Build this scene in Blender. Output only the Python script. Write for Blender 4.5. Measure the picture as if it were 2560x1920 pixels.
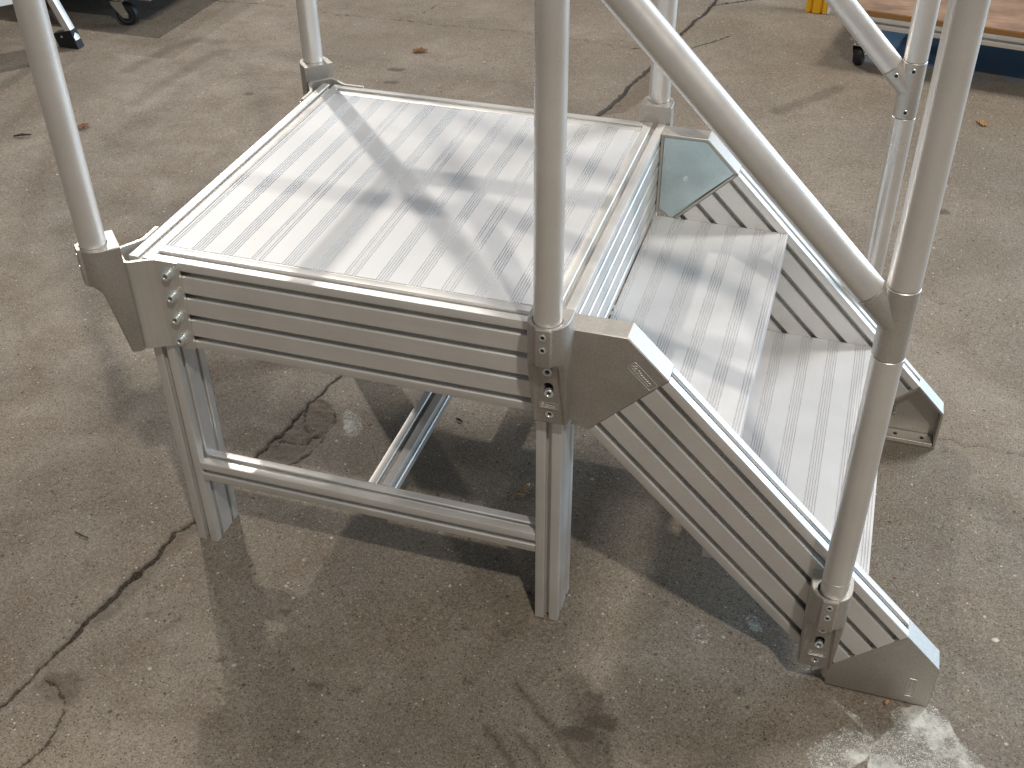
import bpy, bmesh, math, random
import numpy as np
from mathutils import Vector, Matrix

for o in list(bpy.data.objects):
    bpy.data.objects.remove(o)
scene = bpy.context.scene
COL = scene.collection
R = math.radians
random.seed(7)

# ------------------------------------------------------------------ camera
cam = bpy.data.cameras.new("camera")
cam.sensor_width = 36.0
cam.lens = 39.90
cam.clip_start = 0.05
cam.clip_end = 200
cam_o = bpy.data.objects.new("camera", cam)
cam_o.location = (1.0245, -1.2678, 1.4984)
cam_o.rotation_euler = (R(52.93), R(0.451), R(17.393))
COL.objects.link(cam_o)
scene.camera = cam_o

# ------------------------------------------------------------------ world: dim even hall light
world = bpy.data.worlds.new("World")
scene.world = world
world.use_nodes = True
bg = world.node_tree.nodes["Background"]
bg.inputs["Color"].default_value = (0.93, 0.95, 1.0, 1)
bg.inputs["Strength"].default_value = 0.145

# ------------------------------------------------------------------ lamps
def lamp(name, loc, power, color, radius):
    l = bpy.data.lights.new(name, 'POINT')
    l.energy = power
    l.color = color
    l.shadow_soft_size = radius
    o = bpy.data.objects.new(name, l)
    o.location = loc
    COL.objects.link(o)
    return o

def area(name, loc, target, sx, sy, power, color):
    l = bpy.data.lights.new(name, 'AREA')
    l.shape = 'RECTANGLE'
    l.size, l.size_y = sx, sy
    l.energy = power
    l.color = color
    o = bpy.data.objects.new(name, l)
    o.location = loc
    d = Vector(target) - Vector(loc)
    o.rotation_euler = d.to_track_quat('-Z', 'Y').to_euler()
    COL.objects.link(o)
    return o

lamp("hall_lamp", (-2.6, 3.6, 5.07), 540, (1.0, 0.925, 0.83), 0.075)
lamp("hall_lamp", (-5.1, 6.3, 5.07), 230, (1.0, 0.925, 0.85), 0.12)
lamp("hall_lamp", (-7.5, 8.9, 5.07), 720, (1.0, 0.925, 0.85), 0.14)
lamp("hall_lamp", (2.3, -2.5, 5.07), 640, (1.0, 0.92, 0.81), 0.10)
lamp("hall_lamp", (3.3, 3.3, 5.07), 740, (1.0, 0.94, 0.87), 0.6)
area("door_daylight", (6.8, 6.0, 2.1), (0.6, 0.6, 0.4), 5.2, 3.6, 520, (0.56, 0.78, 1.0))

scene.view_settings.view_transform = 'Standard'
scene.view_settings.look = 'None'
scene.view_settings.exposure = 0.0
scene.view_settings.gamma = 1.0

# ------------------------------------------------------------------ materials
def nodes_of(name):
    m = bpy.data.materials.new(name)
    m.use_nodes = True
    nt = m.node_tree
    return m, nt, nt.nodes["Principled BSDF"]

def N(nt, kind, **kw):
    n = nt.nodes.new(kind)
    for k, v in kw.items():
        if k in n.inputs:
            n.inputs[k].default_value = v
        else:
            setattr(n, k, v)
    return n

def metal(name, col, rough, metallic=1.0, streak=None, var=0.08, bump=0.0, bump_scale=900, blotch=0.06, rough_var=0.08):
    m, nt, b = nodes_of(name)
    L = nt.links.new
    tc = N(nt, 'ShaderNodeTexCoord')
    mp = N(nt, 'ShaderNodeMapping')
    L(tc.outputs['Object'], mp.inputs['Vector'])
    if streak:
        mp.inputs['Scale'].default_value = streak
    n1 = N(nt, 'ShaderNodeTexNoise', Scale=1.0 if streak else 300.0, Detail=3.0)
    L(mp.outputs['Vector'], n1.inputs['Vector'])
    n2 = N(nt, 'ShaderNodeTexNoise', Scale=9.0, Detail=5.0, Roughness=0.6)
    L(tc.outputs['Object'], n2.inputs['Vector'])
    def rng(src, lo, hi):
        r = N(nt, 'ShaderNodeMapRange')
        r.inputs['From Min'].default_value = 0.3
        r.inputs['From Max'].default_value = 0.7
        r.inputs['To Min'].default_value = lo
        r.inputs['To Max'].default_value = hi
        L(src, r.inputs['Value'])
        return r.outputs['Result']
    a = rng(n1.outputs['Fac'], 1 - var, 1 + var)
    c = rng(n2.outputs['Fac'], 1 - blotch, 1 + blotch)
    mul = N(nt, 'ShaderNodeMath', operation='MULTIPLY')
    L(a, mul.inputs[0]); L(c, mul.inputs[1])
    cm = N(nt, 'ShaderNodeVectorMath', operation='SCALE')
    cm.inputs[0].default_value = col
    L(mul.outputs[0], cm.inputs['Scale'])
    L(cm.outputs['Vector'], b.inputs['Base Color'])
    L(rng(n2.outputs['Fac'], rough - rough_var, rough + rough_var), b.inputs['Roughness'])
    b.inputs['Metallic'].default_value = metallic
    if bump:
        n3 = N(nt, 'ShaderNodeTexNoise', Scale=bump_scale, Detail=2.0)
        L(tc.outputs['Object'], n3.inputs['Vector'])
        bp = N(nt, 'ShaderNodeBump', Strength=bump, Distance=0.0006)
        L(n3.outputs['Fac'], bp.inputs['Height'])
        L(bp.outputs['Normal'], b.inputs['Normal'])
    return m

ALU = (0.76, 0.75, 0.73)
M = {}
M['alu_x'] = metal('anodised_profile_x', ALU, 0.42, 0.62, (3, 900, 900), 0.05)
M['alu_y'] = metal('anodised_profile_y', ALU, 0.42, 0.62, (900, 3, 900), 0.05)
M['alu_z'] = metal('anodised_profile_z', ALU, 0.42, 0.62, (900, 900, 3), 0.05)
M['alu'] = metal('anodised_profile', ALU, 0.42, 0.62, None, 0.03)
M['deck'] = metal('plank_aluminium', (0.64, 0.65, 0.665), 0.54, 0.24, (500, 3, 500), 0.012, blotch=0.04)
M['tube'] = metal('anodised_tube', (0.78, 0.765, 0.74), 0.34, 0.62, None, 0.02)
M['cast'] = metal('die_cast', (0.50, 0.475, 0.44), 0.50, 0.80, None, 0.10, bump=0.35, blotch=0.12)
M['cast_joint'] = metal('die_cast_joint', (0.60, 0.575, 0.54), 0.46, 0.80, None, 0.06, bump=0.2, blotch=0.08)
M['bracket'] = metal('milled_plate', (0.68, 0.665, 0.63), 0.42, 0.7, (900, 900, 5), 0.06, blotch=0.08)
M['zinc'] = metal('zinc_screw', (0.74, 0.79, 0.80), 0.30, 0.75, None, 0.05)
M['zincplate'] = metal('zinc_sheet', (0.56, 0.68, 0.70), 0.36, 0.75, None, 0.04, blotch=0.22)
M['dark'] = metal('recess_shade', (0.02, 0.02, 0.02), 0.5, 0.3)  # near-black colour standing in for the shade inside sockets and holes
M['yellow'] = metal('yellow_coated', (0.85, 0.45, 0.01), 0.4, 0.0, None, 0.03)
M['rubber'] = metal('black_rubber', (0.012, 0.012, 0.014), 0.55, 0.0, None, 0.2)
M['grey_rim'] = metal('grey_wheel', (0.20, 0.20, 0.20), 0.5, 0.0)
M['galv'] = metal('galvanised', (0.62, 0.62, 0.60), 0.35, 1.0)
M['white'] = metal('white_coated', (0.80, 0.81, 0.82), 0.4, 0.0)
M['wood'] = metal('wood_board_edge', (0.33, 0.17, 0.055), 0.5, 0.0, (3, 200, 600), 0.12)
M['ply'] = metal('worn_plywood_top', (0.26, 0.165, 0.11), 0.45, 0.0, (4, 120, 120), 0.2, blotch=0.3)
M['leaf'] = metal('dry_leaf', (0.36, 0.17, 0.07), 0.7, 0.0, None, 0.2)
M['chip'] = metal('wood_chip', (0.55, 0.34, 0.15), 0.7, 0.0, None, 0.2)
M['twig'] = metal('dark_twig', (0.05, 0.035, 0.025), 0.8, 0.0, None, 0.2)

# ------------------------------------------------------------------ mesh helpers (millimetres in the platform frame; deck top z = 0)
H = 608.0
def W(p):
    return (p[0] * .001, p[1] * .001, (p[2] + H) * .001)

def finish(me, angle=32):
    for p in me.polygons:
        p.use_smooth = True
    me.set_sharp_from_angle(angle=R(angle))

def mk(name, verts, faces, mat, parent=None, world=True, angle=32, tri=True):
    me = bpy.data.meshes.new(name)
    vs = [W(v) for v in verts] if world else [(v[0] * .001, v[1] * .001, v[2] * .001) for v in verts]
    bm = bmesh.new()
    bv = [bm.verts.new(v) for v in vs]
    for f in faces:
        try:
            bm.faces.new([bv[i] for i in f])
        except ValueError:
            pass
    bmesh.ops.recalc_face_normals(bm, faces=bm.faces)
    if tri:
        bmesh.ops.triangulate(bm, faces=[f for f in bm.faces if len(f.verts) > 4])
    bm.to_mesh(me)
    bm.free()
    me.materials.append(mat)
    finish(me, angle)
    return link(name, me, parent)

def link(name, me, parent=None, loc=None, rot=None):
    o = bpy.data.objects.new(name, me)
    COL.objects.link(o)
    if loc is not None:
        o.location = loc
    if rot is not None:
        o.rotation_euler = rot
    if parent is not None:
        o.parent = parent
    return o

def tag(o, label, cat, group=None):
    o['label'] = label
    o['category'] = cat
    if group:
        o['group'] = group
    return o

def empty(name, loc=(0, 0, 0), rz=0):
    o = bpy.data.objects.new(name, None)
    o.location = loc
    o.rotation_euler = (0, 0, rz)
    o.empty_display_size = 0.05
    COL.objects.link(o)
    return o

def extrude(poly, org, A, B, E, length):
    """polygon (a,b) swept along E"""
    org, A, B, E = map(Vector, (org, A, B, E))
    n = len(poly)
    base = [org + A * a + B * b for a, b in poly]
    vs = base + [v + E * length for v in base]
    fs = [tuple(range(n)), tuple(range(n, 2 * n))]
    fs += [(i, (i + 1) % n, n + (i + 1) % n, n + i) for i in range(n)]
    return vs, fs

def slot_profile(w, h, sb, sr, st, sl, r=1.6):
    """extrusion section w x h with T slots; each list gives slot centres along bottom, right, top, left"""
    def side(length, slots):
        pts = [(r, 0.0)]
        for c in sorted(slots):
            pts += [(c - 5.9, 0), (c - 4.3, 1.6), (c - 4.3, 4.0), (c - 9.6, 4.0), (c - 9.6, 8.0), (c - 5.0, 13.5),
                    (c + 5.0, 13.5), (c + 9.6, 8.0), (c + 9.6, 4.0), (c + 4.3, 4.0), (c + 4.3, 1.6), (c + 5.9, 0)]
        pts += [(length - r, 0.0), (length - r * .3, r * .3)]
        return pts
    P = []
    P += [(t, n) for t, n in side(w, sb)]
    P += [(w - n, t) for t, n in side(h, sr)]
    P += [(w - t, h - n) for t, n in side(w, [w - c for c in st])]
    P += [(n, h - t) for t, n in side(h, [h - c for c in sl])]
    return P

def beam_x(name, x0, x1, y0, z0, wy, hz, slots, parent):
    P = slot_profile(wy, hz, *slots)
    v, f = extrude(P, (x0, y0, z0), (0, 1, 0), (0, 0, 1), (1, 0, 0), x1 - x0)
    return mk(name, v, f, M['alu_x'], parent)

def beam_y(name, y0, y1, x0, z0, wx, hz, slots, parent):
    P = slot_profile(wx, hz, *slots)
    v, f = extrude(P, (x0, y0, z0), (1, 0, 0), (0, 0, 1), (0, 1, 0), y1 - y0)
    return mk(name, v, f, M['alu_y'], parent)

def beam_z(name, z0, z1, x0, y0, wx, wy, slots, parent):
    P = slot_profile(wx, wy, *slots)
    v, f = extrude(P, (x0, y0, z0), (1, 0, 0), (0, 1, 0), (0, 0, 1), z1 - z0)
    return mk(name, v, f, M['alu_z'], parent)

def tube_data(p0, p1, r, n=40, chamf=0.6):
    p0, p1 = Vector(p0), Vector(p1)
    e = (p1 - p0).normalized()
    a = e.orthogonal().normalized()
    b = e.cross(a)
    L_ = (p1 - p0).length
    vs, fs = [], []
    rings = [(0, r - chamf), (chamf, r), (L_ - chamf, r), (L_, r - chamf)]
    for s, rr in rings:
        for i in range(n):
            t = 2 * math.pi * i / n
            vs.append(p0 + e * s + (a * math.cos(t) + b * math.sin(t)) * rr)
    for k in range(3):
        for i in range(n):
            j = (i + 1) % n
            fs.append((k * n + i, k * n + j, (k + 1) * n + j, (k + 1) * n + i))
    fs += [tuple(range(n)), tuple(range(3 * n, 4 * n))]
    return vs, fs

def merge(*parts):
    V, F = [], []
    for v, f in parts:
        k = len(V)
        V += list(v)
        F += [tuple(i + k for i in x) for x in f]
    return V, F

def boxd(x0, x1, y0, y1, z0, z1, c=0.0):
    if c <= 0:
        v = [(x, y, z) for z in (z0, z1) for y in (y0, y1) for x in (x0, x1)]
        f = [(0, 1, 3, 2), (4, 5, 7, 6), (0, 1, 5, 4), (2, 3, 7, 6), (0, 2, 6, 4), (1, 3, 7, 5)]
        return v, f
    P = [(x0 + c, y0), (x1 - c, y0), (x1, y0 + c), (x1, y1 - c), (x1 - c, y1), (x0 + c, y1), (x0, y1 - c), (x0, y0 + c)]
    Q = [(min(max(x, x0 + c), x1 - c), min(max(y, y0 + c), y1 - c)) for x, y in P]
    v = [(x, y, z0) for x, y in Q] + [(x, y, z0 + c) for x, y in P] + [(x, y, z1 - c) for x, y in P] + [(x, y, z1) for x, y in Q]
    f = []
    for k in range(3):
        for i in range(8):
            j = (i + 1) % 8
            f.append((k * 8 + i, k * 8 + j, k * 8 + 8 + j, k * 8 + 8 + i))
    v += []
    f += [(0, 2, 4, 6), (24, 26, 28, 30)]
    return v, f

def lathe(profile, n=24, axis='y'):
    """profile: list of (r, s); revolve about local axis through the origin, s measured along the axis"""
    vs, fs = [], []
    for r, s in profile:
        for i in range(n):
            t = 2 * math.pi * i / n
            a, b = r * math.cos(t), r * math.sin(t)
            vs.append({'y': (a, s, b), 'z': (a, b, s), 'x': (s, a, b)}[axis])
    m = len(profile)
    for k in range(m - 1):
        for i in range(n):
            j = (i + 1) % n
            fs.append((k * n + i, k * n + j, (k + 1) * n + j, (k + 1) * n + i))
    fs += [tuple(range(n)), tuple(range((m - 1) * n, m * n))]
    return vs, fs

def mesh_only(name, vf, mat, angle=32):
    o = mk(name, vf[0], vf[1], mat, None, world=False, angle=angle)
    me = o.data
    bpy.data.objects.remove(o)
    return me

# ------------------------------------------------------------------ the concrete floor
def value_noise(x, y, seed):
    xi, yi = np.floor(x).astype(np.int64), np.floor(y).astype(np.int64)
    fx, fy = x - xi, y - yi
    fx, fy = fx * fx * (3 - 2 * fx), fy * fy * (3 - 2 * fy)
    def h(a, b):
        n = (a * 374761393 + b * 668265263 + seed * 974634777) & 0x7fffffff
        n = ((n ^ (n >> 13)) * 1274126177) & 0x7fffffff
        return ((n ^ (n >> 16)) & 0xffff) / 65535.0
    return (h(xi, yi) * (1 - fx) + h(xi + 1, yi) * fx) * (1 - fy) + (h(xi, yi + 1) * (1 - fx) + h(xi + 1, yi + 1) * fx) * fy

def fbm(x, y, seed, octv=4):
    s, a, t = 0, 1.0, 0
    for k in range(octv):
        s = s + a * value_noise(x * 2 ** k, y * 2 ** k, seed + k)
        t += a
        a *= .55
    return s / t

CR_A = [(-0.14, -0.9), (-0.112, -0.482), (-0.107, -0.432), (-0.1, -0.397), (-0.097, -0.371), (-0.099, -0.348), (-0.093, -0.324), (-0.089, -0.304), (-0.081, -0.276), (-0.078, -0.254), (-0.078, -0.227), (-0.069, -0.199), (-0.067, -0.173), (-0.063, -0.143), (-0.057, -0.115), (-0.058, -0.095), (-0.048, -0.064), (-0.051, -0.034), (-0.048, -0.008), (-0.041, 0.01), (-0.027, 0.037), (0.0, 0.231), (0.008, 0.285), (0.016, 0.341), (0.021, 0.427), (0.033, 0.46), (0.041, 0.515), (0.051, 0.541), (0.11, 1.0), (0.18, 1.5), (0.257, 2.057), (0.271, 2.115), (0.289, 2.204), (0.299, 2.308), (0.322, 2.432), (0.332, 2.503), (0.373, 2.821), (0.397, 2.987), (0.423, 3.094), (0.438, 3.238), (0.46, 3.5), (0.5, 4.2)]
CR_B = [(-0.073, -0.365), (-0.048, -0.369), (-0.021, -0.383), (-0.008, -0.407), (0.002, -0.44), (0.003, -0.471), (-0.002, -0.499), (-0.015, -0.52), (-0.028, -0.536), (-0.06, -0.6)]
CR_C = [(-1.9, 2.72), (-1.548, 2.707), (-1.453, 2.712), (-1.38, 2.71), (-1.298, 2.723), (-1.155, 2.72), (-1.109, 2.722), (-0.998, 2.7), (-0.91, 2.693), (-0.839, 2.703), (-0.76, 2.694), (-0.689, 2.704), (-0.5, 2.69), (-0.289, 2.708), (-0.234, 2.716), (-0.174, 2.702), (-0.147, 2.686), (-0.01, 2.692), (0.051, 2.69), (0.087, 2.677), (0.162, 2.677), (0.217, 2.67), (0.34, 2.66)]
CR_D = [(1.306, 0.707), (1.322, 0.698), (1.335, 0.705), (1.348, 0.697), (1.363, 0.687), (1.404, 0.699), (1.43, 0.692), (1.5, 0.69)]
CR_E = [(0.36, 2.69), (0.431, 2.71), (0.464, 2.757), (0.507, 2.814), (0.549, 2.888)]
CR_F = [(0.02, 0.305), (0.057, 0.303), (0.076, 0.312), (0.076, 0.339), (0.1, 0.346), (0.101, 0.395), (0.092, 0.413)]
CR_G = [(0.076, 0.339), (0.033, 0.381), (0.027, 0.415)]
CR_H = [(0.067, 0.238), (0.09, 0.264), (0.1, 0.3), (0.107, 0.342)]
CR_I = [(0.445, 3.2), (0.54, 3.281), (0.703, 3.385)]
CR_J = [(-0.689, 2.704), (-0.62, 2.82), (-0.6, 2.95)]
PATCH = [(-0.001, 0.233), (0.008, 0.285), (0.016, 0.341), (0.021, 0.427), (0.036, 0.454), (0.076, 0.43), (0.103, 0.395), (0.104, 0.348), (0.1, 0.3), (0.067, 0.238)]
CHIP = [(-0.07, -0.35), (-0.03, -0.34), (0.0, -0.37), (0.0, -0.40), (-0.04, -0.40), (-0.075, -0.385)]
EDGE = [(-0.075, -0.24), (-0.06, -0.1), (-0.035, 0.03), (-0.01, 0.02), (-0.03, -0.08), (-0.045, -0.23)]
FAREDGE = [(0.26, 2.06), (0.31, 2.3), (0.335, 2.5), (0.40, 2.52), (0.39, 2.3), (0.33, 2.1)]
PALE = [(0.102, 0.416), (0.111, 0.444), (0.143, 0.422), (0.166, 0.38), (0.171, 0.348), (0.136, 0.357)]
W1 = [(1.31, 0.011), (1.324, -0.004), (1.334, -0.015), (1.344, -0.03), (1.357, -0.049), (1.372, -0.063), (1.383, -0.079), (1.41, -0.12), (1.40, -0.22), (1.22, -0.22), (1.223, -0.118), (1.219, -0.101), (1.237, -0.074), (1.256, -0.049), (1.246, -0.024), (1.258, -0.015), (1.27, -0.009), (1.281, -0.002)]
W2 = [(1.135, -0.13), (1.156, -0.105), (1.177, -0.079), (1.199, -0.076), (1.215, -0.085), (1.221, -0.1), (1.218, -0.129), (1.183, -0.159), (1.143, -0.171)]
DRIP = [(1.152, -0.023), (1.168, -0.032), (1.186, -0.045), (1.199, -0.053), (1.208, -0.064), (1.223, -0.084)]
SQ = [(0.937, 0.066), (0.946, 0.048), (0.948, 0.028), (0.925, 0.029), (0.924, 0.055), (0.935, 0.062)]
TRACKS = [[(0.671, -0.146), (0.724, -0.195), (0.77, -0.227), (0.82, -0.28)], [(0.65, -0.241), (0.686, -0.273), (0.72, -0.31)], [(0.699, -0.237), (0.725, -0.258), (0.76, -0.29)], [(0.79, -0.13), (0.82, -0.18), (0.85, -0.25)]]
SMEARS = [[(-1.224, 1.721), (-1.22, 1.847), (-1.212, 1.998), (-1.198, 2.16), (-1.168, 2.223)], [(-1.403, 1.96), (-1.385, 2.07), (-1.37, 2.202), (-1.325, 2.291), (-1.238, 2.297)], [(-1.737, 1.713), (-1.739, 1.794), (-1.741, 1.896)], [(0.80, 2.25), (0.88, 2.36), (0.97, 2.49)], [(0.76, -0.12), (0.80, -0.17), (0.82, -0.26)]]
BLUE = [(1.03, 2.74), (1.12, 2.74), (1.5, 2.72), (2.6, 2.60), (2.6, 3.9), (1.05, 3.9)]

def axis_pts(spans):
    out = []
    for a, b, s in spans:
        n = max(1, int(round((b - a) / s)))
        out += list(np.linspace(a, b, n, endpoint=False))
    out.append(spans[-1][1])
    return np.array(out)

def build_floor():
    xs = axis_pts([(-14, -2.6, 0.6), (-2.6, -0.4, 0.014), (-0.4, 1.55, 0.004), (1.55, 1.9, 0.02), (1.9, 14, 0.6)])
    ys = axis_pts([(-8, -0.65, 0.5), (-0.65, 0.8, 0.004), (0.8, 3.8, 0.010), (3.8, 16, 0.6)])
    X, Y = np.meshgrid(xs, ys)
    shp = X.shape
    X, Y = X.ravel(), Y.ravel()
    wx = X + (fbm(X * 60, Y * 60, 3, 4) - .5) * 0.014 + (fbm(X * 17, Y * 17, 5, 2) - .5) * .012
    wy = Y + (fbm(X * 60, Y * 60, 11, 4) - .5) * 0.014 + (fbm(X * 17, Y * 17, 8, 2) - .5) * .012
    def seg_d(poly, hw, pad=0.06, closed=False, px=wx, py=wy):
        P = np.array(poly, float)
        if closed:
            P = np.vstack([P, P[:1]])
        out = np.full(X.shape, 1.0)
        lo, hi = P.min(0) - pad, P.max(0) + pad
        idx = np.nonzero((px > lo[0]) & (px < hi[0]) & (py > lo[1]) & (py < hi[1]))[0]
        x, y = px[idx], py[idx]
        best = np.full(idx.shape, 1.0)
        for i in range(len(P) - 1):
            a, b = P[i], P[i + 1]
            d = b - a
            t = np.clip(((x - a[0]) * d[0] + (y - a[1]) * d[1]) / max(d @ d, 1e-12), 0, 1)
            w = hw[i] + (hw[i + 1] - hw[i]) * t if isinstance(hw, (list, tuple)) else hw
            best = np.minimum(best, np.hypot(x - a[0] - t * d[0], y - a[1] - t * d[1]) - w)
        out[idx] = best
        return out
    def poly_sd(poly, pad=0.06):
        d = seg_d(poly, 0.0, pad, True)
        P = np.array(poly)
        ins = np.zeros(X.shape, bool)
        j = len(P) - 1
        for i in range(len(P)):
            c = ((P[i, 1] > wy) != (P[j, 1] > wy)) & (wx < (P[j, 0] - P[i, 0]) * (wy - P[i, 1]) / (P[j, 1] - P[i, 1] + 1e-12) + P[i, 0])
            ins ^= c
            j = i
        return np.where(ins, -np.abs(d), d)
    wA = []
    for (x, y) in CR_A:
        if y < -0.3: w = .0028
        elif y < 0.0: w = .0046
        elif y < .3: w = .003
        elif y < .6: w = .0035
        elif y < 2.6: w = .008
        else: w = .007
        wA.append(w)
    crack = seg_d(CR_A, wA)
    for c, w in ((CR_B, .0022), (CR_C, .0035), (CR_D, .0012), (CR_E, .0035), (CR_F, .0022), (CR_G, .0018), (CR_H, .002), (CR_I, .006), (CR_J, .003)):
        crack = np.minimum(crack, seg_d(c, w))
    rough_patch = np.minimum.reduce([poly_sd(PATCH), poly_sd(CHIP), poly_sd(EDGE), poly_sd(FAREDGE)])
    sx, sy = X + (wx - X) * .25, Y + (wy - Y) * .25
    white = np.minimum(poly_sd(W1), seg_d(DRIP, [.0016, .0026, .0034, .0060, .0034, .004], px=sx, py=sy))
    white = np.minimum(white, poly_sd(W2) - .001)
    white = np.minimum(white, seg_d(SQ, .0026, px=sx, py=sy))
    white = np.minimum(white, poly_sd(PALE) + .003)
    rr = random.Random(5)
    for k in range(150):
        cx, cy = rr.uniform(-0.5, 1.5), rr.uniform(-0.6, 0.9)
        r = rr.choice([.0022, .0028, .0035, .0045, .006]) * rr.uniform(.6, 1.1)
        white = np.minimum(white, seg_d([(cx, cy), (cx + r * rr.uniform(-1, 1), cy + r * rr.uniform(-1, 1))], r * .6, .04, px=sx, py=sy))
    for cx, cy, r in ((1.015, .1, .022), (0.729, -0.009, .006), (0.08, -0.325, .008), (0.33, -0.44, .008), (0.30, -0.40, .007), (0.02, -.31, .010)):
        white = np.minimum(white, seg_d([(cx, cy), (cx + r * .4, cy - r * .8)], r * .5, .05) + .002)
    dark = np.full(X.shape, 1.0)
    for t in TRACKS:
        dark = np.minimum(dark, seg_d(t, .0045))
    for t in SMEARS:
        dark = np.minimum(dark, np.maximum(seg_d(t, .016, .10) * .30, -.0008))
    for cx, cy, r in ((0.793, -0.137, .018), (0.816, -0.18, .03), (0.79, -.21, .03), (-0.506, 2.231, .03), (-0.478, 2.12, .028), (-0.033, 1.606, .03), (0.358, -0.249, .012), (0.239, -0.114, .010), (0.586, -0.163, .008), (0.43, -.235, .010), (0.55, -0.06, .009), (0.62, -.05, .008), (1.30, 1.7, .03), (-0.9, 1.9, .02), (0.18, -0.24, .009)):
        dark = np.minimum(dark, seg_d([(cx - r * .5, cy), (cx + r * .5, cy + r * .15)], r * .5, .08))
    for k in range(120):
        cx, cy = rr.uniform(-1.6, 1.5), rr.uniform(-0.5, 3.2)
        r = rr.uniform(.002, .007)
        dark = np.minimum(dark, seg_d([(cx, cy), (cx + r * rr.uniform(-2, 2), cy + r)], r * .5, .04))
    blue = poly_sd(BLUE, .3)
    # relief
    Z = (fbm(X * 3, Y * 3, 21, 3) - .5) * .003
    depth = np.clip(-crack / .004, 0, 1)
    Z -= depth * (.006 + .004 * fbm(X * 90, Y * 90, 31, 2))
    Z -= np.clip((.010 - np.maximum(crack, 0)) / .010, 0, 1) ** 2 * .0012
    inpatch = np.clip(-rough_patch / .006, 0, 1)
    Z -= inpatch * (.0008 + .0060 * fbm(X * 150, Y * 150, 41, 3))
    far = (X < -2.5) | (X > 1.8) | (Y < -.62) | (Y > 3.75)
    Z[far] = 0
    Z = np.minimum(Z, 0.0012)
    # the feet of the platform stand on level concrete
    co = np.stack([X, Y, Z - .0012], 1)
    ny, nx = shp
    idx = np.arange(nx * ny).reshape(ny, nx)
    quads = np.stack([idx[:-1, :-1], idx[:-1, 1:], idx[1:, 1:], idx[1:, :-1]], -1).reshape(-1, 4)
    me = bpy.data.meshes.new("floor")
    me.vertices.add(len(co))
    me.vertices.foreach_set("co", co.astype(np.float32).ravel())
    me.loops.add(quads.size)
    me.loops.foreach_set("vertex_index", quads.astype(np.int32).ravel())
    me.polygons.add(len(quads))
    me.polygons.foreach_set("loop_start", (np.arange(len(quads)) * 4).astype(np.int32))
    me.polygons.foreach_set("use_smooth", np.ones(len(quads), bool))
    me.update(calc_edges=True)
    at = me.attributes.new("marks", 'FLOAT_COLOR', 'POINT')
    k = lambda d: np.clip(d * 50, -1, 1)
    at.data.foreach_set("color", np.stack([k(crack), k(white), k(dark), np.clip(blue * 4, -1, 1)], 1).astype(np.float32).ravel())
    at2 = me.attributes.new("broken", 'FLOAT', 'POINT')
    at2.data.foreach_set("value", k(rough_patch).astype(np.float32))
    o = link("floor", me)
    o['kind'] = 'structure'
    return o

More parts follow.
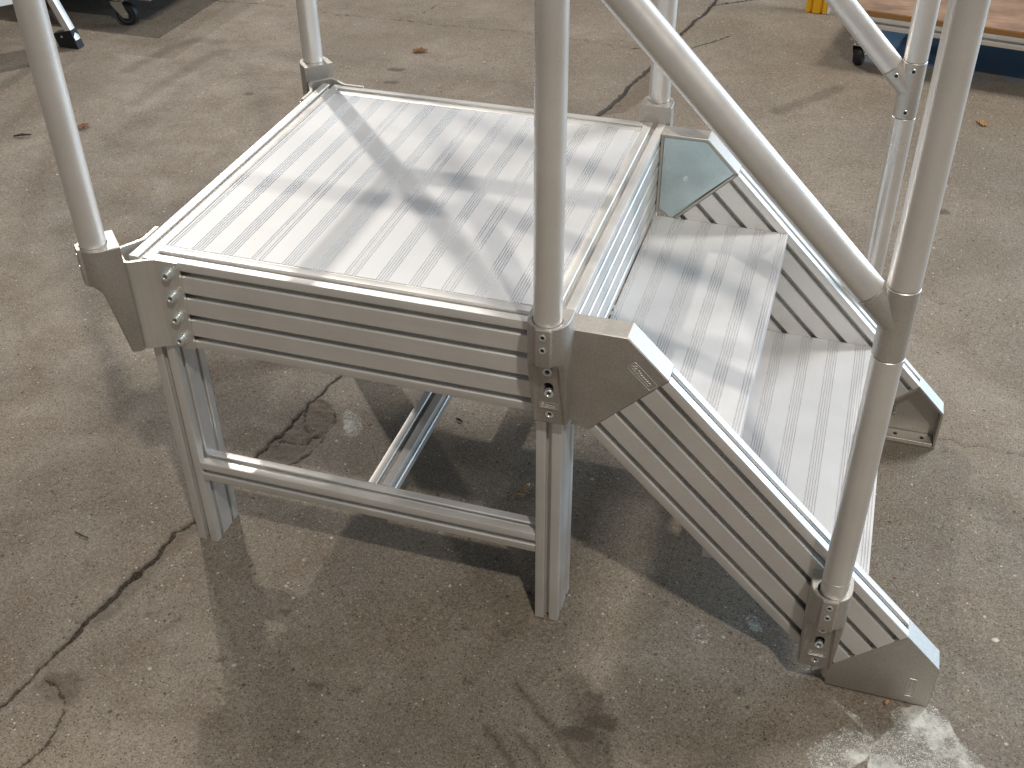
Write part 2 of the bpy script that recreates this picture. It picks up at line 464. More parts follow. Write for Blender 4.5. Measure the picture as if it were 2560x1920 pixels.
def floor_material():
    m, nt, b = nodes_of("old_concrete")
    L = nt.links.new
    tc = N(nt, 'ShaderNodeTexCoord')
    def noise(scale, detail=4.0, rough=.55, dist=0.0):
        n = N(nt, 'ShaderNodeTexNoise', Scale=scale, Detail=detail, Roughness=rough, Distortion=dist)
        L(tc.outputs['Object'], n.inputs['Vector'])
        return n.outputs['Fac']
    def rng(src, a, b_, lo=0.0, hi=1.0):
        r = N(nt, 'ShaderNodeMapRange')
        r.inputs['From Min'].default_value = a
        r.inputs['From Max'].default_value = b_
        r.inputs['To Min'].default_value = lo
        r.inputs['To Max'].default_value = hi
        L(src, r.inputs['Value'])
        return r.outputs['Result']
    def math_(op, a, b_):
        n = N(nt, 'ShaderNodeMath', operation=op)
        for i, s in enumerate((a, b_)):
            if isinstance(s, (int, float)):
                n.inputs[i].default_value = s
            else:
                L(s, n.inputs[i])
        return n.outputs[0]
    def mix(fac, a, b_):
        n = N(nt, 'ShaderNodeMix', data_type='RGBA')
        if isinstance(fac, (int, float)):
            n.inputs[0].default_value = fac
        else:
            L(fac, n.inputs[0])
        for i, s in ((6, a), (7, b_)):
            if isinstance(s, tuple):
                n.inputs[i].default_value = (*s, 1)
            else:
                L(s, n.inputs[i])
        return n.outputs[2]
    big = noise(1.7, 5, .6, .4)
    mid = noise(7, 6, .65, .6)
    fine = noise(300, 3, .8)
    grain = noise(95, 5, .75)
    def vor(scale, **kw):
        v = N(nt, 'ShaderNodeTexVoronoi', Scale=scale, **kw)
        L(tc.outputs['Object'], v.inputs['Vector'])
        sc = N(nt, 'ShaderNodeSeparateColor')
        L(v.outputs['Color'], sc.inputs['Color'])
        return v.outputs['Distance'], sc.outputs['Red'], sc.outputs['Green']
    c = mix(rng(big, .35, .65), (0.172, 0.146, 0.115), (0.270, 0.235, 0.192))
    c = mix(rng(mid, .42, .70, 0, .55), c, (0.155, 0.120, 0.082))
    c = mix(rng(noise(3.1, 6, .7, .8), .52, .68, 0, .5), c, (0.135, 0.106, 0.074))
    c = mix(rng(grain, .55, .72, 0, .45), c, (0.40, 0.355, 0.295))
    c = mix(rng(grain, .46, .30, 0, .5), c, (0.11, 0.086, 0.06))
    c = mix(rng(fine, .50, .34, 0, .75), c, (0.075, 0.058, 0.04))
    c = mix(rng(fine, .54, .68, 0, .65), c, (0.42, 0.375, 0.315))
    # pits and pale aggregate, each a little island of its own
    def islands(c, scale, dens, r0, r1, col, op):
        d, ra, rb = vor(scale)
        rad = rng(rb, 0, 1, r0, r1)
        hit = math_('MULTIPLY', rng(math_('SUBTRACT', d, rad), .04, -.04), rng(ra, dens, dens + .02, 1, 0))
        return mix(math_('MULTIPLY', hit, op), c, col)
    c = islands(c, 190, .36, .15, .32, (0.040, 0.030, 0.021), .85)
    c = islands(c, 62, .20, .07, .24, (0.05, 0.038, 0.026), .7)
    c = islands(c, 120, .09, .10, .22, (0.62, 0.58, 0.50), .85)
    c = islands(c, 38, .10, .05, .13, (0.58, 0.54, 0.46), .8)
    c = islands(c, 9, .16, .02, .06, (0.09, 0.07, 0.05), .5)
    at = N(nt, 'ShaderNodeAttribute', attribute_name="marks")
    sep = N(nt, 'ShaderNodeSeparateColor')
    L(at.outputs['Color'], sep.inputs['Color'])
    br = N(nt, 'ShaderNodeAttribute', attribute_name="broken")
    wob = math_('MULTIPLY', math_('SUBTRACT', noise(170, 4, .65), .5), .35)
    def mask(src, soft, amp=1.0):
        v = math_('ADD', src, math_('MULTIPLY', wob, amp))
        return rng(v, soft, -soft)
    # floor coloured blue under the cart, edge broken up by noise
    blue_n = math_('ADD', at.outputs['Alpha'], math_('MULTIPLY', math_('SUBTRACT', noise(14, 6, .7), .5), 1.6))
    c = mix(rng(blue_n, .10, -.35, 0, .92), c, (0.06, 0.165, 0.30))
    # broken patch
    c = mix(math_('MULTIPLY', mask(br.outputs['Fac'], .6, 3.0), math_('MULTIPLY', rng(grain, .3, .6, .15, .7), 1.0)), c, (0.10, 0.076, 0.052))
    # oil and tyre marks
    c = mix(math_('MULTIPLY', mask(sep.outputs['Blue'], .30, 2.2), .68), c, (0.055, 0.041, 0.028))
    # white splatter with crazing
    line = N(nt, 'ShaderNodeMath', operation='ABSOLUTE')
    L(math_('SUBTRACT', noise(150, 3, .65, 1.2), .5), line.inputs[0])
    line2 = N(nt, 'ShaderNodeMath', operation='ABSOLUTE')
    L(math_('SUBTRACT', noise(95, 4, .7, 2.0), .5), line2.inputs[0])
    worn = rng(noise(13, 4, .6), .38, .50)
    craze = math_('MULTIPLY', math_('MAXIMUM', rng(line.outputs[0], .075, .03), rng(line2.outputs[0], .06, .02)), worn)
    wcol = mix(math_('MULTIPLY', craze, .85), mix(rng(noise(60), .3, .7), (0.55, 0.55, 0.50), (0.72, 0.72, 0.67)), (0.10, 0.08, 0.06))
    wm = math_('MULTIPLY', mask(sep.outputs['Green'], .06, .28), rng(noise(190, 4, .7), .28, .42))
    c = mix(math_('MULTIPLY', wm, .9), c, wcol)
    # dirt and crumbs in and beside the cracks
    near = mask(sep.outputs['Red'], .55, 1.2)
    crumb = rng(noise(260, 3, .8), .47, .53)
    c = mix(math_('MULTIPLY', near, .38), c, mix(crumb, (0.045, 0.034, 0.024), (0.36, 0.31, 0.25)))
    c = mix(math_('MULTIPLY', mask(sep.outputs['Red'], .45, .8), .28), c, (0.08, 0.06, 0.045))
    ck = mask(sep.outputs['Red'], .05, .35)
    c = mix(math_('MULTIPLY', ck, .95), c, mix(rng(noise(420, 2), .45, .65), (0.018, 0.013, 0.009), (0.10, 0.075, 0.05)))
    L(c, b.inputs['Base Color'])
    L(rng(mid, .3, .7, .50, .78), b.inputs['Roughness'])
    b.inputs['Specular IOR Level'].default_value = 0.35
    hgt = math_('ADD', math_('MULTIPLY', fine, .5), math_('MULTIPLY', grain, 1.2))
    bp = N(nt, 'ShaderNodeBump', Strength=.55, Distance=.0022)
    L(hgt, bp.inputs['Height'])
    L(bp.outputs['Normal'], b.inputs['Normal'])
    return m

floor = build_floor()
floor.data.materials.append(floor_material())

# ------------------------------------------------------------------ the platform
plat = empty("work_platform", (0, 0, 0))
tag(plat, "silver aluminium work platform with railing posts and two stair treads", "platform")

L_, D_ = 700.0, 704.0
S40, S160 = [20], [20, 60, 100, 140]
# legs
for x0, y0 in ((4, 0), (656, 0), (4, D_ - 80), (656, D_ - 80)):
    beam_z("leg", -H, -160.0, x0, y0, 40, 80, ([20], [20, 60], [20], [20, 60]), plat)
v, f = lathe([(5.0, 0), (5.0, -3.5), (4.2, -4.2), (2.6, -4.2), (2.4, -2.5)], 18, 'x')
mk("slot_screw", [(38.5 - a, 20 + b, -171 + c) for a, b, c in v], f, M['zinc'], plat)
# deck frame beams
beam_y("deck_beam", 0, D_, 0, -160, 40, 159.5, (S40, S160, S40, S160), plat)
beam_y("deck_beam", 0, D_, 660, -160, 40, 159.5, (S40, S160, S40, S160), plat)
beam_x("deck_beam", 40.3, 659.7, 0, -160, 40, 159.5, (S40, S160, S40, S160), plat)
beam_x("deck_beam", 40.3, 659.7, D_ - 40, -160, 40, 159.5, (S40, S160, S40, S160), plat)
# cross bars below
beam_x("cross_bar", 44.3, 655.7, 0.8, -454, 39.2, 40, (S40, S40, S40, S40), plat)
beam_x("cross_bar", 44.3, 655.7, D_ - 40.8, -454, 40, 40, (S40, S40, S40, S40), plat)
beam_y("cross_bar", 40.6, D_ - 41.2, 345, -454.4, 40, 40, (S40, S40, S40, S40), plat)

# ribbed planks: ridges in bands every 51.6 mm
def ribbed(width, thick, centres, pitch=4.3, count=2, nose=0.0):
    """section in (a = across, b = height): flat top at b = 0 with bands of narrow grooves"""
    dep, wt, wb = 1.9, 1.2, 0.45
    top = [(0, 0)]
    for c in centres:
        for k in range(-count, count + 1):
            x = c + k * pitch
            if 1.4 < x < width - 1.4 and x - wt > top[-1][0]:
                top += [(x - wt, 0), (x - wb, -dep), (x + wb, -dep), (x + wt, 0)]
    top.append((width, 0))
    return [(0, -thick), (width, -thick)] + top[::-1]

pw = 154.2
for k in range(4):
    x0 = 42.5 + k * 154.6
    P = ribbed(pw, 28, [-0.2, 51.6, 103.2, 154.4])
    v, f = extrude(P, (x0, 43.0, -0.4), (1, 0, 0), (0, 0, 1), (0, 1, 0), 619)
    mk("deck_plank", v, f, M['deck'], plat)
# flat edging strips that close the deck opening
mk("edge_strip", *boxd(40.4, 659.6, 40.4, 42.6, -30, -1.2), M['alu_x'], plat)
mk("edge_strip", *boxd(40.4, 659.6, 662.4, 663.6, -30, -1.2), M['alu_x'], plat)

# stairs
YF = 658.0
dirS = Vector((math.sqrt(.5), 0, -math.sqrt(.5)))
perpS = Vector((-math.sqrt(.5), 0, -math.sqrt(.5)))
C0 = Vector((787, 0, 0))
M['alu_s'] = metal('anodised_profile_s', ALU, 0.42, 0.62, None, 0.03)
for y0 in (0.0, YF):
    P = slot_profile(40, 160, S40, S160, S40, S160)
    org = C0 + dirS * 87.4 + Vector((0, y0, 0))
    v, f = extrude(P, org, (0, 1, 0), perpS, dirS, 650.3 - 87.4)
    mk("stair_stringer", v, f, M['alu_s'], plat)
for x0, z0 in ((698.6, -166.8), (921.0, -386.3)):
    wid = 252.4
    P = ribbed(wid, 36, [2.5, 47.5, 99, 150, 201, 247.5])
    v, f = extrude(P, (x0 + (2.0 if x0 < 700 else 0), 40.6, z0), (1, 0, 0), (0, 0, 1), (0, 1, 0), YF - 41.2)
    mk("stair_tread", v, f, M['deck'], plat)

# corner castings: the same die-cast part at the top (bolted to the deck) and, turned, as the foot
def offset_poly(P, d):
    n = len(P)
    out = []
    area = sum(P[i][0] * P[(i + 1) % n][1] - P[(i + 1) % n][0] * P[i][1] for i in range(n))
    s = 1 if area > 0 else -1
    for i in range(n):
        a, b, c = Vector(P[i - 1]), Vector(P[i]), Vector(P[(i + 1) % n])
        e1, e2 = (b - a).normalized(), (c - b).normalized()
        n1, n2 = Vector((-e1.y, e1.x)) * s, Vector((-e2.y, e2.x)) * s
        m_ = (n1 + n2)
        m_ = m_ / max(m_.length_squared, .2) * 2
        out.append((b.x + m_.x * d, b.y + m_.y * d))
    return out

def casting(name, P, y_out, y_in, cavity, wall, parent):
    """P in (x,z); solid face at y_out, open rim at y_in"""
    s = 1 if y_in > y_out else -1
    n = len(P)
    Pc = offset_poly(P, 1.6)
    Pi = offset_poly(P, wall)
    rings = [(Pc, y_out), (P, y_out + s * 1.6), (P, y_in - s * .8), (offset_poly(P, .8), y_in), (Pi, y_in), (offset_poly(P, wall + .8), y_in - s * cavity)]
    vs = [(x, y, z) for Q, y in rings for x, z in Q]
    fs = [tuple(range(n))]
    for k in range(len(rings) - 1):
        for i in range(n):
            j = (i + 1) % n
            fs.append((k * n + i, k * n + j, (k + 1) * n + j, (k + 1) * n + i))
    fs.append(tuple(range((len(rings) - 1) * n, len(rings) * n)))
    return mk(name, vs, fs, M['cast'], parent, angle=24)

GP = [(700.6, 0.6), (786, 0.6), (788.5, -0.6), (848.2, -60.3), (848.2, -61.6), (735.6, -174.6), (733, -174.0)]
for k in range(1, 6):
    t = k / 6 * math.pi / 2 * .9
    GP.append((733 - 19 * math.sin(t), -174 + 12 * (1 - math.cos(t)) + 4 * k / 6))
GP += [(709, -159.6), (700.6, -159.6)]
# foot: same casting, turned so that its flange stands on the floor
FP = [(1304.6, -607.6), (1304.6, -520.0), (1303.6, -516.8), (1247.6, -460.6), (1246.6, -460.6), (1133.6, -573.4), (1134.0, -576.0)]
for k in range(1, 6):
    t = k / 6 * math.pi / 2 * .9
    FP.append((1134 + 3 * k / 6 + 8 * (1 - math.cos(t)), -576 - 20 * math.sin(t)))
FP += [(1144.6, -599.0), (1144.6, -607.6)]

def ring_curve(cx, cz, r, n=20):
    return [(cx + r * math.cos(2 * math.pi * i / n), cz + r * math.sin(2 * math.pi * i / n)) for i in range(n + 1)]

def emboss(lines, rad, flat=.55):
    """raised strokes on a face: lines in (a,b), standing out along -y"""
    V, F = [], []
    for ln in lines:
        P = [Vector((a, 0, b)) for a, b in ln]
        base = len(V)
        n = 5
        for i, p in enumerate(P):
            d = (P[min(i + 1, len(P) - 1)] - P[max(i - 1, 0)]).normalized()
            sd = d.cross(Vector((0, 1, 0)))
            for k in range(n):
                t = math.pi * k / (n - 1)
                V.append(p + sd * rad * math.cos(t) + Vector((0, -1, 0)) * rad * flat * math.sin(t) * 1.6)
        for i in range(len(P) - 1):
            for k in range(n - 1):
                a = base + i * n + k
                F.append((a, a + 1, a + n + 1, a + n))
    return V, F

def maker_plate(w, h, rad):
    """small cast-in maker's plate: rounded frame, knot of rings, line of script, rule below"""
    fr = []
    r = h * .16
    for cx, cz, a0 in ((w / 2 - r, h / 2 - r, 0), (-w / 2 + r, h / 2 - r, 90), (-w / 2 + r, -h / 2 + r, 180), (w / 2 - r, -h / 2 + r, 270)):
        for k in range(4):
            t = R(a0 + 30 * k)
            fr.append((cx + r * math.cos(t), cz + r * math.sin(t)))
    fr.append(fr[0])
    lines = [fr]
    cx = -w / 2 + h * .46
    for a in (90, 210, 330):
        lines.append(ring_curve(cx + h * .15 * math.cos(R(a)), h * .02 + h * .15 * math.sin(R(a)), h * .17, 14))
    x = cx + h * .42
    scr = []
    n = 46
    xe = w / 2 - h * .35
    for i in range(n + 1):
        u = i / n
        amp = h * (.20 if u < .2 else .11)
        scr.append((x + (xe - x) * u + h * .05 * math.sin(u * 44), -h * .02 + amp * math.sin(u * 44 + .6) * (1 if u > .15 else 1.2)))
    lines.append(scr)
    lines.append([(x - h * .1, -h * .27), (x + (xe - x) * .5, -h * .27), (xe, -h * .27)])
    return emboss(lines, rad)

plate_me = mesh_only("maker_plate", maker_plate(48, 15.5, .75), M['bracket'], 60)
plate_s_me = mesh_only("maker_plate_small", maker_plate(27, 9, .5), M['bracket'], 60)

def screw_mesh(r, h, sock, n=24):
    P = [(r, 0), (r, -h + .8), (r - .8, -h), (sock + .4, -h), (sock, -h + .5), (sock * .9, -h + h * .65)]
    return lathe(P, n, 'y')

bolt_me = mesh_only("bolt", screw_mesh(7.2, 8.0, 3.6), M['zinc'])
wash_me = mesh_only("washer", lathe([(10.2, 0), (10.2, -1.4), (8.2, -1.7), (8.2, -3.4), (3, -3.4)], 24, 'y'), M['zinc'])
set_me = mesh_only("set_screw", lathe([(5.2, .5), (5.2, -.8), (4.5, -1.3), (3.3, -1.3), (2.9, -.2), (2.6, -.1)], 20, 'y'), M['zinc'])
sock_me = mesh_only("socket_shade", lathe([(2.9, 0), (2.9, -.15)], 6, 'y'), M['dark'])  # black hexagon, paints the shade down in a screw socket

def mm(x, y, z):
    return (x * .001, y * .001, (z + H) * .001)

for y_out, y_in in ((-0.6, 40.0), (YF + 40.6, YF)):
    g = casting("corner_casting", GP, y_out, y_in, 2.6, 5.0, plat)
    f_ = casting("foot_casting", FP, y_out, y_in, 35.0, 4.6, plat)
    s = 1 if y_in > y_out else -1
    # zinc cover let into the open side of the top casting
    Q = offset_poly(GP, 6.4)
    v = [(x, y_in - s * 2.5, z) for x, z in Q] + [(x, y_in - s * 1.0, z) for x, z in Q]
    n = len(Q)
    fs = [tuple(range(n)), tuple(range(n, 2 * n))] + [(i, (i + 1) % n, n + (i + 1) % n, n + i) for i in range(n)]
    mk("cover_plate", v, fs, M['zincplate'], g)
    rz = 0 if s < 0 else math.pi
    link("cover_screw", set_me, g, mm(752, y_in - s * 1.0, -83), (0, 0, rz))
    # inside the foot: floor flange, black discs painting the shade of its bolt holes, stud
    yb = y_in - s * 34
    lo, hi = sorted((y_in - s * 3, yb))
    mk("floor_flange", *boxd(1151, 1299, lo, hi, -603, -598.2, .6), M['cast'], f_)
    for hx in (1176, 1226, 1278):
        mk("hole_shade", *[[(hx + a, (lo + hi) / 2 + b, -598.2 + c) for a, b, c in lathe([(4.2, 0), (4.2, .25)], 16, 'z')[0]], lathe([(4.2, 0), (4.2, .25)], 16, 'z')[1]], M['dark'], f_)
    sv, sf = lathe([(4, 0), (4, 22), (2.6, 23), (2.6, 19)], 16, 'y')
    sv = [(a + 1214, yb - (-s) * b if False else yb + s * b, c - 545) for a, b, c in sv]
    mk("stud", sv, sf, M['cast'], f_)
    if s > 0:
        pl = link("maker_plate", plate_me, g, mm(811, -0.7, -60), (0, R(45), 0))
        pl2 = link("maker_plate", plate_me, f_, mm(1272, -0.75, -570), (0, R(-90), 0))
        pl2.scale = (.85, 1, .9)

# post clamps
def clamp_mesh():
    def half(pts):
        return pts + [(-a, b) for a, b in reversed(pts)]
    def up(dz_w=0):
        return [(30, 0), (30, -26), (28.5, -36), (25, -45), (19, -51.5), (12.5, -55), (11.0, -59.5), (9.5, -60.5)]
    def low(t):
        # t 0 under the step, 1 at the foot
        w = 30 - 3.5 * t
        d = 39 - 20 * t
        c = 13 + 7 * t
        rec = 7.0 * (1 - t) + .8
        return [(w, 0), (w, -d * .55), (w - 1.2, -d + 3), (w - 3.4, -d), (c + 3.5 + 2 * (1 - t), -d), (c, -d + rec), (c - 1.5, -d + rec), (c - 6, -d + rec)]
    rings = [(32.0, [(a * .975, b * .985) for a, b in up()]), (30.6, up()), (-27.5, up()), (-30, [(a, b * .98) for a, b in up()]), (-46, low(0)), (-100, low(.48)), (-158.6, low(1)), (-160, [(a * .96, b * .93) for a, b in low(1)])]
    V, F = [], []
    n = 16
    for z, pts in rings:
        V += [(a, b, z) for a, b in half(pts)]
    for k in range(len(rings) - 1):
        for i in range(n):
            j = (i + 1) % n
            F.append((k * n + i, k * n + j, (k + 1) * n + j, (k + 1) * n + i))
    F += [tuple(range(n)), tuple(range((len(rings) - 1) * n, len(rings) * n))]
    return V, F

def cut(me_obj, cutters):
    for c in cutters:
        md = me_obj.modifiers.new("cut", 'BOOLEAN')
        md.operation = 'DIFFERENCE'
        md.solver = 'EXACT'
        md.object = c
    dg = bpy.context.evaluated_depsgraph_get()
    res = bpy.data.meshes.new_from_object(me_obj.evaluated_get(dg))
    mats = list(me_obj.data.materials)
    if len(res.materials) == 0:
        for m_ in mats:
            res.materials.append(m_)
    for c in cutters:
        bpy.data.objects.remove(c)
    bpy.data.objects.remove(me_obj)
    finish(res, 26)
    return res

def cyl_obj(p0, p1, r, n=28):
    v, f = tube_data(p0, p1, r, n, .01)
    return mk("cutter", v, f, M['cast'], None, world=False)

cl = mk("clamp", *clamp_mesh(), M['cast'], None, world=False, angle=26)
slot = cyl_obj((0, -60, -86), (0, -8, -86), 7.2)
slot2 = cyl_obj((0, -60, -101), (0, -8, -101), 7.2)
slotb = mk("cutter", *boxd(-7.2, 7.2, -60, -8, -101, -86), M['cast'], None, world=False)
clamp_me = cut(cl, [cyl_obj((0, -34, 40), (0, -34, -30), 21.0, 40), slot, slot2, slotb,
                    cyl_obj((0, -60, -143), (0, -7, -143), 7.4), cyl_obj((0, -48, -56), (0, -12, -56), 7.4)])
clamp_me.name = "post_clamp"

def place_clamp(x, y, z, rz, lower_only=False):
    o = link("post_clamp", clamp_me, plat, mm(x, y, z), (0, 0, rz))
    def loc(a, b, c):
        return (a * .001, b * .001, c * .001)
    for zz in (20, -1):
        s_ = link("set_screw", set_me, o, loc(0, -60.5, zz))
        link("socket_shade", sock_me, o, loc(0, -60.6, zz))
    for zz, yy in ((-56, -26.5), (-101, -17.5), (-143, -11.5)):
        link("clamp_bolt", bolt_me, o, loc(0, yy, zz))
        link("socket_shade", sock_me, o, loc(0, yy - 4.0, zz))
    t = (112 - 44) / 114
    pl = link("maker_plate", plate_s_me, o, loc(0, -23.2, -123), (R(-8.0), 0, 0))
    return o

place_clamp(682, -0.4, 0, 0)
place_clamp(678, D_ + .4, 0, math.pi)
place_clamp(1121, -0.4, -392, 0)
place_clamp(1115, YF + 40.4, -392, math.pi)
place_clamp(-8.6, -8.6, 0, R(-45))
place_clamp(-8.6, D_ + 8.6, 0, R(-135))

# corner brackets: bent plates round the two outer corners
def bracket(sy):
    t = 5.0
    def poly_path():
        return [(88, -2.9), (49, -2.9), (44, -4.2), (14, -22), (8.5, -22.2), (4.5, -20.5), (-20.5, 4.5), (-22.2, 8.5), (-22, 14), (-4.2, 44), (-2.9, 49), (-2.9, 88)]
    P = [Vector((a, b)) for a, b in poly_path()]
    left, right = [], []
    for i, p in enumerate(P):
        d = (P[min(i + 1, len(P) - 1)] - P[max(i - 1, 0)]).normalized()
        nrm = Vector((-d.y, d.x))
        left.append(p + nrm * t / 2)
        right.append(p - nrm * t / 2)
    poly = left + right[::-1]
    pts = [(p.x, p.y if sy > 0 else D_ - p.y) for p in poly]
    n = len(pts)
    m_ = len(P)
    vs = [(a, b, z) for z in (-158, 1.6) for a, b in pts]
    fs = []
    for i in range(n):
        j = (i + 1) % n
        fs.append((i, j, n + j, n + i))
    for base in (0, n):
        for i in range(m_ - 1):
            fs.append((base + i, base + i + 1, base + n - 2 - i, base + n - 1 - i))
    b = mk("corner_bracket", vs, fs, M['bracket'], plat, angle=40)
    for z in (-19, -59, -99, -139):
        y = -5.4 if sy > 0 else D_ + 5.4
        rz = 0 if sy > 0 else math.pi
        link("washer", wash_me, b, mm(70, y, z), (0, 0, rz))
        link("bracket_bolt", bolt_me, b, mm(70, y - (3.2 if sy > 0 else -3.2), z), (0, 0, rz))
        link("socket_shade", sock_me, b, mm(70, y - (6.2 if sy > 0 else -6.2), z), (0, 0, rz))
        y2 = 70 if sy > 0 else D_ - 70
        link("washer", wash_me, b, mm(-5.4, y2, z), (0, 0, R(-90)))
        link("bracket_bolt", bolt_me, b, mm(-8.6, y2, z), (0, 0, R(-90)))
    return b
bracket(1)
bracket(-1)

# posts, rails and joints
RT = 20.0
def tube(name, p0, p1):
    v, f = tube_data(p0, p1, RT)
    return mk(name, v, f, M['tube'], plat, angle=40)

TOPZ, KNEE = 1000.0, 500.0
PFL, PRL = (-32.6, -32.6), (-32.6, D_ + 32.6)
PFR, PRR = (682, -34.4), (678, D_ + 34.4)
for (x, y) in (PFL, PRL, PFR, PRR):
    tube("post_tube", (x, y, -29), (x, y, TOPZ))
def rail(name, a, b, z):
    tube(name, (*a, z), (*b, z))
for z, nm in ((KNEE, "knee_rail"), (TOPZ, "hand_rail")):
    rail(nm, PFL, PRL, z)
    rail(nm, PRL, PRR, z)
    rail(nm, PFL, PFR, z)

def stair_rail(px_top, px_bot, y, c, screws):
    """post at the foot of the stair with a Y joint taking the sloping knee rail; c = x + z of the rail axis"""
    z_lo, z_hi = -392.0 - 29, 563.0
    def px(z):
        return px_bot + (px_top - px_bot) * (z + 361) / 866.0
    xj = px(118)
    zj = c - xj
    zs = -331.0
    tube("post_sleeve", (px(z_lo), y, z_lo), (px(zs), y, zs))
    tube("post_tube", (px(zs), y, zs), (px(zj - 51), y, zj - 51))
    tube("post_tube", (px(zj + 51), y, zj + 51), (px(z_hi), y, z_hi))
    u = Vector((-math.sqrt(.5), 0, math.sqrt(.5)))
    J = Vector((xj, y, zj))
    e = Vector((682 - 0, y, c - 682))
    tube("stair_rail", J + u * 51.5, (682 if screws > 0 else 678, y, c - 680))
    parts = [tube_data((px(zj - 50.2), y, zj - 50.2), (px(zj + 50.2), y, zj + 50.2), RT + .5, 40, 1.0),
             tube_data(J, J + u * 50.8, RT + .5, 40, 1.0),
             tube_data((px(zj - 52), y, zj - 52), (px(zj + 52), y, zj + 52), RT - 1.6, 32, .1),
             tube_data(J, J + u * 52.4, RT - 1.6, 32, .1)]
    v, f = merge(*parts)
    jo = mk("tube_joint", v, f, M['cast_joint'], plat, angle=40)
    sgn = screws
    for q in ((px(zj + 37), zj + 37), (px(zj - 37), zj - 37), ((J + u * 38).x, (J + u * 38).z)):
        yy = y + sgn * (RT + .3)
        rz = math.pi if sgn > 0 else 0
        link("set_screw", set_me, jo, mm(q[0], yy, q[1]), (0, 0, rz))
        link("socket_shade", sock_me, jo, mm(q[0], yy + sgn * .6, q[1]), (0, 0, rz))
    # sloping hand rail on top of the stair post
    tube("hand_rail", (px(z_hi), y, z_hi), (682 if sgn > 0 else 678, y, z_hi + (px(z_hi) - 680)))

stair_rail(1119.5, 1123.4, -34.4, 1237, 1)
stair_rail(1113.5, 1117.0, YF + 40 + 34.4, 1222, -1)

# ------------------------------------------------------------------ things around
def caster(name, loc, rz, parent, wheel_r=37.5, lean=0):
    """swivel caster as a part: plate, fork, wheel; local mm, wheel axis along local y"""
    def place(v):
        c, s = math.cos(rz), math.sin(rz)
        return [(x * c - y * s + loc[0], x * s + y * c + loc[1], z - H) for x, y, z in v]
    r = wheel_r
    ty, tf = lathe([(r * .60, -15), (r * .93, -15), (r, -9), (r, 9), (r * .93, 15), (r * .60, 15)], 36, 'y')
    tyre = mk("caster_wheel", place([(x, y, z + r) for x, y, z in ty]), tf, M['rubber'], parent)
    ry, rf = lathe([(4, -14), (r * .25, -15.5), (r * .5, -12), (r * .66, -15.4), (r * .66, 15.4), (r * .5, 12), (r * .25, 15.5), (4, 14)], 32, 'y')
    mk("wheel_rim", place([(x, y, z + r) for x, y, z in ry]), rf, M['grey_rim'], tyre)
    off = -r * .75
    parts = []
    for sy in (-1, 1):
        P = [(r * .25, r * .72), (r * .25, r * 1.15), (off + 24, 2 * r + 6), (off - 20, 2 * r + 6), (off - 18, 2 * r - 6), (-r * .25, r * .72)]
        vv, ff = extrude(P, (0, sy * 19 - 1.2, 0), (1, 0, 0), (0, 0, 1), (0, 1, 0), 2.4)
        parts.append((vv, ff))
        parts.append(([(x, y + sy * 21, z + r) for x, y, z in lathe([(6, -3), (6, 3)], 12, 'y')[0]], lathe([(6, -3), (6, 3)], 12, 'y')[1]))
    parts.append(boxd(off - 20, off + 24, -20, 20, 2 * r + 4, 2 * r + 8))
    lv, lf_ = lathe([(17, 2 * r + 8), (20, 2 * r + 12), (20, 2 * r + 16), (12, 2 * r + 18), (12, 2 * r + 24)], 24, 'z')
    parts.append(([(x + off, y, z) for x, y, z in lv], lf_))
    parts.append(boxd(off - 30, off + 30, -30, 30, 2 * r + 24, 2 * r + 28))
    v, f = merge(*parts)
    mk("caster_fork", place(v), f, M['galv'], parent)
    return 2 * r + 28

# low cart on the right: plywood on aluminium profile, on casters
cart = empty("transport_cart", (0, 0, 0))
tag(cart, "low cart with worn wooden top and aluminium edge behind the stairs", "cart")
cr = math.atan2(2.612 - 2.689, 1.507 - 1.020)
o0 = Vector((968.0, 2697.0, 0))
ex = Vector((math.cos(cr), math.sin(cr), 0))
ey = Vector((-math.sin(cr), math.cos(cr), 0))
def cp(v):
    return [tuple(o0 + ex * p[0] + ey * p[1] + Vector((0, 0, p[2] - H))) for p in v]
v, f = boxd(0, 1300, 0, 800, 181, 199, 1.0)
mk("board_core", cp(v), f, M['wood'], cart)
v, f = boxd(1.5, 1298.5, 1.5, 798.5, 199.2, 200.6)
mk("board_top", cp(v), f, M['ply'], cart)
for (a, b) in (((2, 2), (1298, 2)), ((2, 758), (1298, 758))):
    P = slot_profile(40, 40, S40, S40, S40, S40)
    v, f = extrude(P, (a[0], a[1], 140.5), (0, 1, 0), (0, 0, 1), (1, 0, 0), 1296)
    mk("cart_rail", cp(v), f, M['alu'], cart)
for cx, cy, rz in ((46, 40, R(78)), (1250, 40, R(60)), (46, 770, R(80)), (1250, 770, R(70))):
    p = o0 + ex * cx + ey * cy
    hgt = caster("caster", (p.x, p.y), rz, cart)
    v, f = boxd(cx - 30, cx + 30, cy - 32, cy + 28, hgt + .5, 140)
    mk("caster_block", cp(v), f, M['galv'], cart)

# yellow post foot
yp = empty("yellow_post", (0, 0, 0))
tag(yp, "yellow grooved post standing on the floor beyond the platform", "post")
P = slot_profile(78, 40, [20, 58], [20], [20, 58], [20])
v, f = extrude(P, (790, 3213, -H), (math.cos(R(-4)), math.sin(R(-4)), 0), (math.sin(R(4)), math.cos(R(4)), 0), (0, 0, 1), 900)
mk("post_profile", v, f, M['yellow'], yp)
v, f = boxd(870, 880, 3212, 3246, -H, 292, .8)
mk("side_strip", v, f, M['white'], yp)

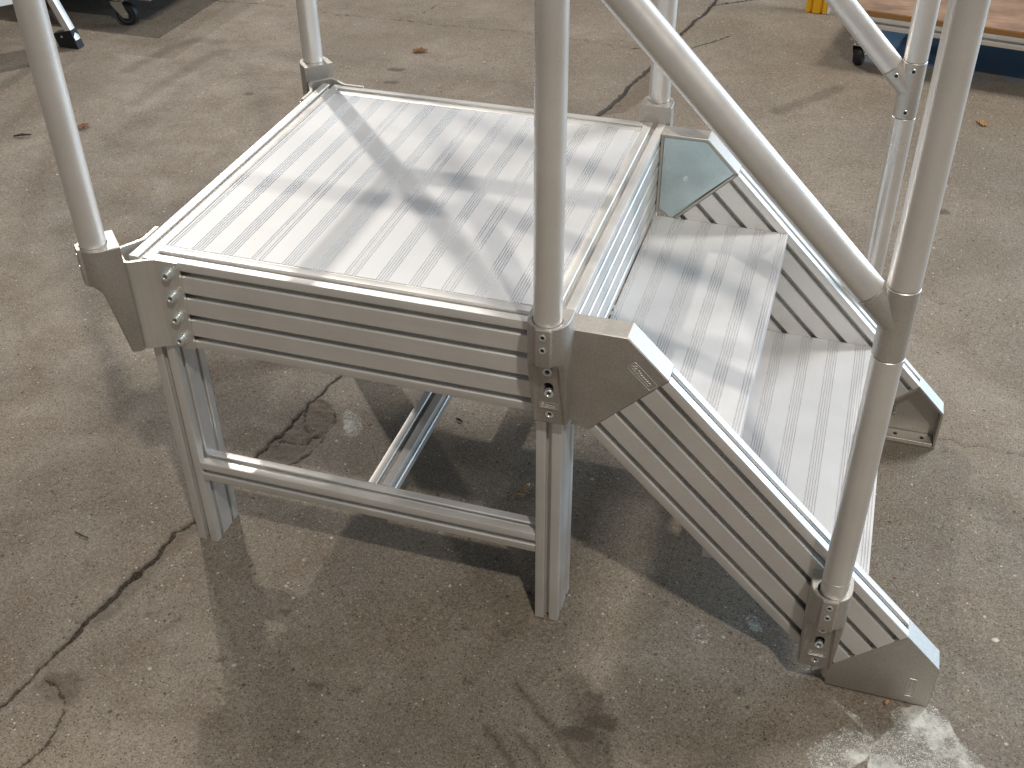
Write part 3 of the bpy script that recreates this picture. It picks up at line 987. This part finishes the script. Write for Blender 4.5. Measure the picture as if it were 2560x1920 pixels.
# trolley top left: caster and frame seen only at the top edge
tr = empty("trolley", (0, 0, 0))
tag(tr, "trolley on grey swivel casters at the top left edge", "trolley")
tz = caster("caster", (-1648, 2366), R(8), tr, 42)
for (cx, cy) in ((-2450, 2500), (-2350, 3150), (-1560, 3030)):
    caster("caster", (cx, cy), R(20), tr, 42)
dv, df = boxd(-2540, -1500, 2310, 3200, 118 - H, 160 - H, 2)
mk("trolley_deck", dv, df, M['grey_rim'], tr)
dv, df = boxd(-2540, -2500, 2310, 3200, 160.5 - H, 900 - H, 2)
mk("trolley_handle_panel", dv, df, M['grey_rim'], tr)

# step ladder left: stile with black rubber foot, white tread
sl = empty("step_ladder", (0, 0, 0))
tag(sl, "step ladder leg with black rubber foot at the upper left", "ladder")
def stile(x, y, sgn=1):
    top = (x - 420, y + 60, 900)
    b0 = Vector((x, y, -H + 30))
    e = (Vector((x - 390, y + 40, -H + 900)) - b0).normalized()
    v, f = extrude([(-14, -14), (0, -16), (14, -14), (16, 0), (14, 14), (0, 16), (-14, 14), (-16, 0)], b0, (1, 0, 0), (0, 1, 0), e, 920)
    mk("stile", v, f, M['white'] if False else M['alu'], sl)
    fv = [(x - 62, y - 18, -H), (x + 20, y - 18, -H), (x + 20, y + 18, -H), (x - 62, y + 18, -H),
          (x - 76, y - 17, -H + 48), (x + 2, y - 17, -H + 66), (x + 2, y + 17, -H + 66), (x - 76, y + 17, -H + 48)]
    ft = mk("rubber_foot", fv, [(0, 1, 2, 3), (4, 5, 6, 7), (0, 1, 5, 4), (1, 2, 6, 5), (2, 3, 7, 6), (3, 0, 4, 7)], M['rubber'], sl)
    rv, rf = lathe([(4.5, 0), (4.5, -1.2), (2, -1.8)], 14, 'y')
    mk("rivet", [(a + x - 40, b + y - 18.2, c - H + 40) for a, b, c in rv], rf, M['zinc'], ft)
stile(-1704, 2106)
stile(-1990, 1760)
tv, tf = boxd(-205, 205, -85, 85, 195 - H, 222 - H, 2)
ca, sa = math.cos(R(50.9)), math.sin(R(50.9))
tv = [(-1921 + x * ca - y * sa, 1941 + x * sa + y * ca, z) for x, y, z in tv]
mk("ladder_tread", tv, tf, M['white'], sl)

# debris
def leaf(x, y, rz, size, label, mat=None):
    me = bpy.data.meshes.new("dry_leaf")
    bm = bmesh.new()
    rnd = random.Random(int(x * 1000))
    outl = []
    n = 18
    for i in range(n):
        t = 2 * math.pi * i / n
        r = size * (0.62 + .38 * abs(math.cos(t * 2.5)) * rnd.uniform(.7, 1.1)) * (.62 + .38 * abs(math.cos(t)))
        outl.append((r * math.cos(t), r * math.sin(t) * .7, .003 + size * .22 * abs(math.sin(t)) * rnd.uniform(.5, 1)))
    c = bm.verts.new((0, 0, .002))
    vs = [bm.verts.new(p) for p in outl]
    for i in range(n):
        bm.faces.new((c, vs[i], vs[(i + 1) % n]))
    r_ = bmesh.ops.solidify(bm, geom=bm.faces[:], thickness=.0006)
    bm.to_mesh(me)
    bm.free()
    me.materials.append(mat or M['leaf'])
    o = link("dry_leaf", me, None, (x, y, 0.001), (0, 0, rz))
    tag(o, label, "leaf", "dry leaves on the concrete")

leaf(-0.486, 2.409, .4, .034, "dry brown leaf on the floor behind the deck")
leaf(1.42, 2.328, 2.0, .027, "pale curled dry leaf on the floor at the right edge", M['chip'])
leaf(-1.273, 1.511, 1.2, .026, "small orange leaf beside the left railing post")

def twig(x0, y0, x1, y1, r, mat, name, label, cat):
    a, b = Vector((x0, y0, r * .8)), Vector((x1, y1, r * 1.0))
    mid = (a + b) / 2 + Vector(((y1 - y0) * .06, -(x1 - x0) * .06, r))
    V, F = [], []
    for k, (p, rr) in enumerate(((a, r * .6), (mid, r), (b, r * .5))):
        d = (b - a).normalized()
        s = d.cross(Vector((0, 0, 1)))
        for i in range(6):
            t = math.pi * 2 * i / 6
            V.append(p + s * rr * math.cos(t) + Vector((0, 0, 1)) * rr * math.sin(t))
    for k in range(2):
        for i in range(6):
            j = (i + 1) % 6
            F.append((k * 6 + i, k * 6 + j, k * 6 + 6 + j, k * 6 + 6 + i))
    F += [tuple(range(6)), tuple(range(12, 18))]
    o = mk(name, [v * 1000 for v in V], F, mat, None, world=False)
    tag(o, label, cat, "twigs and chips on the concrete")

twig(-1.439, 1.388, -1.392, 1.412, .004, M['twig'], "twig", "thick dark twig far left of the platform", "twig")
twig(-0.226, -0.055, -0.192, -0.063, .0018, M['twig'], "twig", "thin dark twig left of the long floor crack", "twig")
twig(0.075, 1.845, 0.125, 1.87, .003, M['twig'], "twig", "dark twig on the floor behind the deck edge", "twig")
twig(1.2405, -0.014, 1.2455, -0.008, .0035, M['chip'], "wood_chip", "small yellow chip in front of the stair foot", "chip")
twig(0.546, 0.296, 0.552, 0.318, .004, M['chip'], "wood_chip", "wood chip in the shadow under the deck", "chip")
twig(0.532, 0.282, 0.552, 0.286, .002, M['chip'], "wood_chip", "thin splinter under the deck beside the wood chip", "chip")
twig(0.345, 0.470, 0.362, 0.462, .003, M['twig'], "twig", "short dark twig on the floor under the deck", "twig")

scene.render.resolution_x = 1024
scene.render.resolution_y = 768
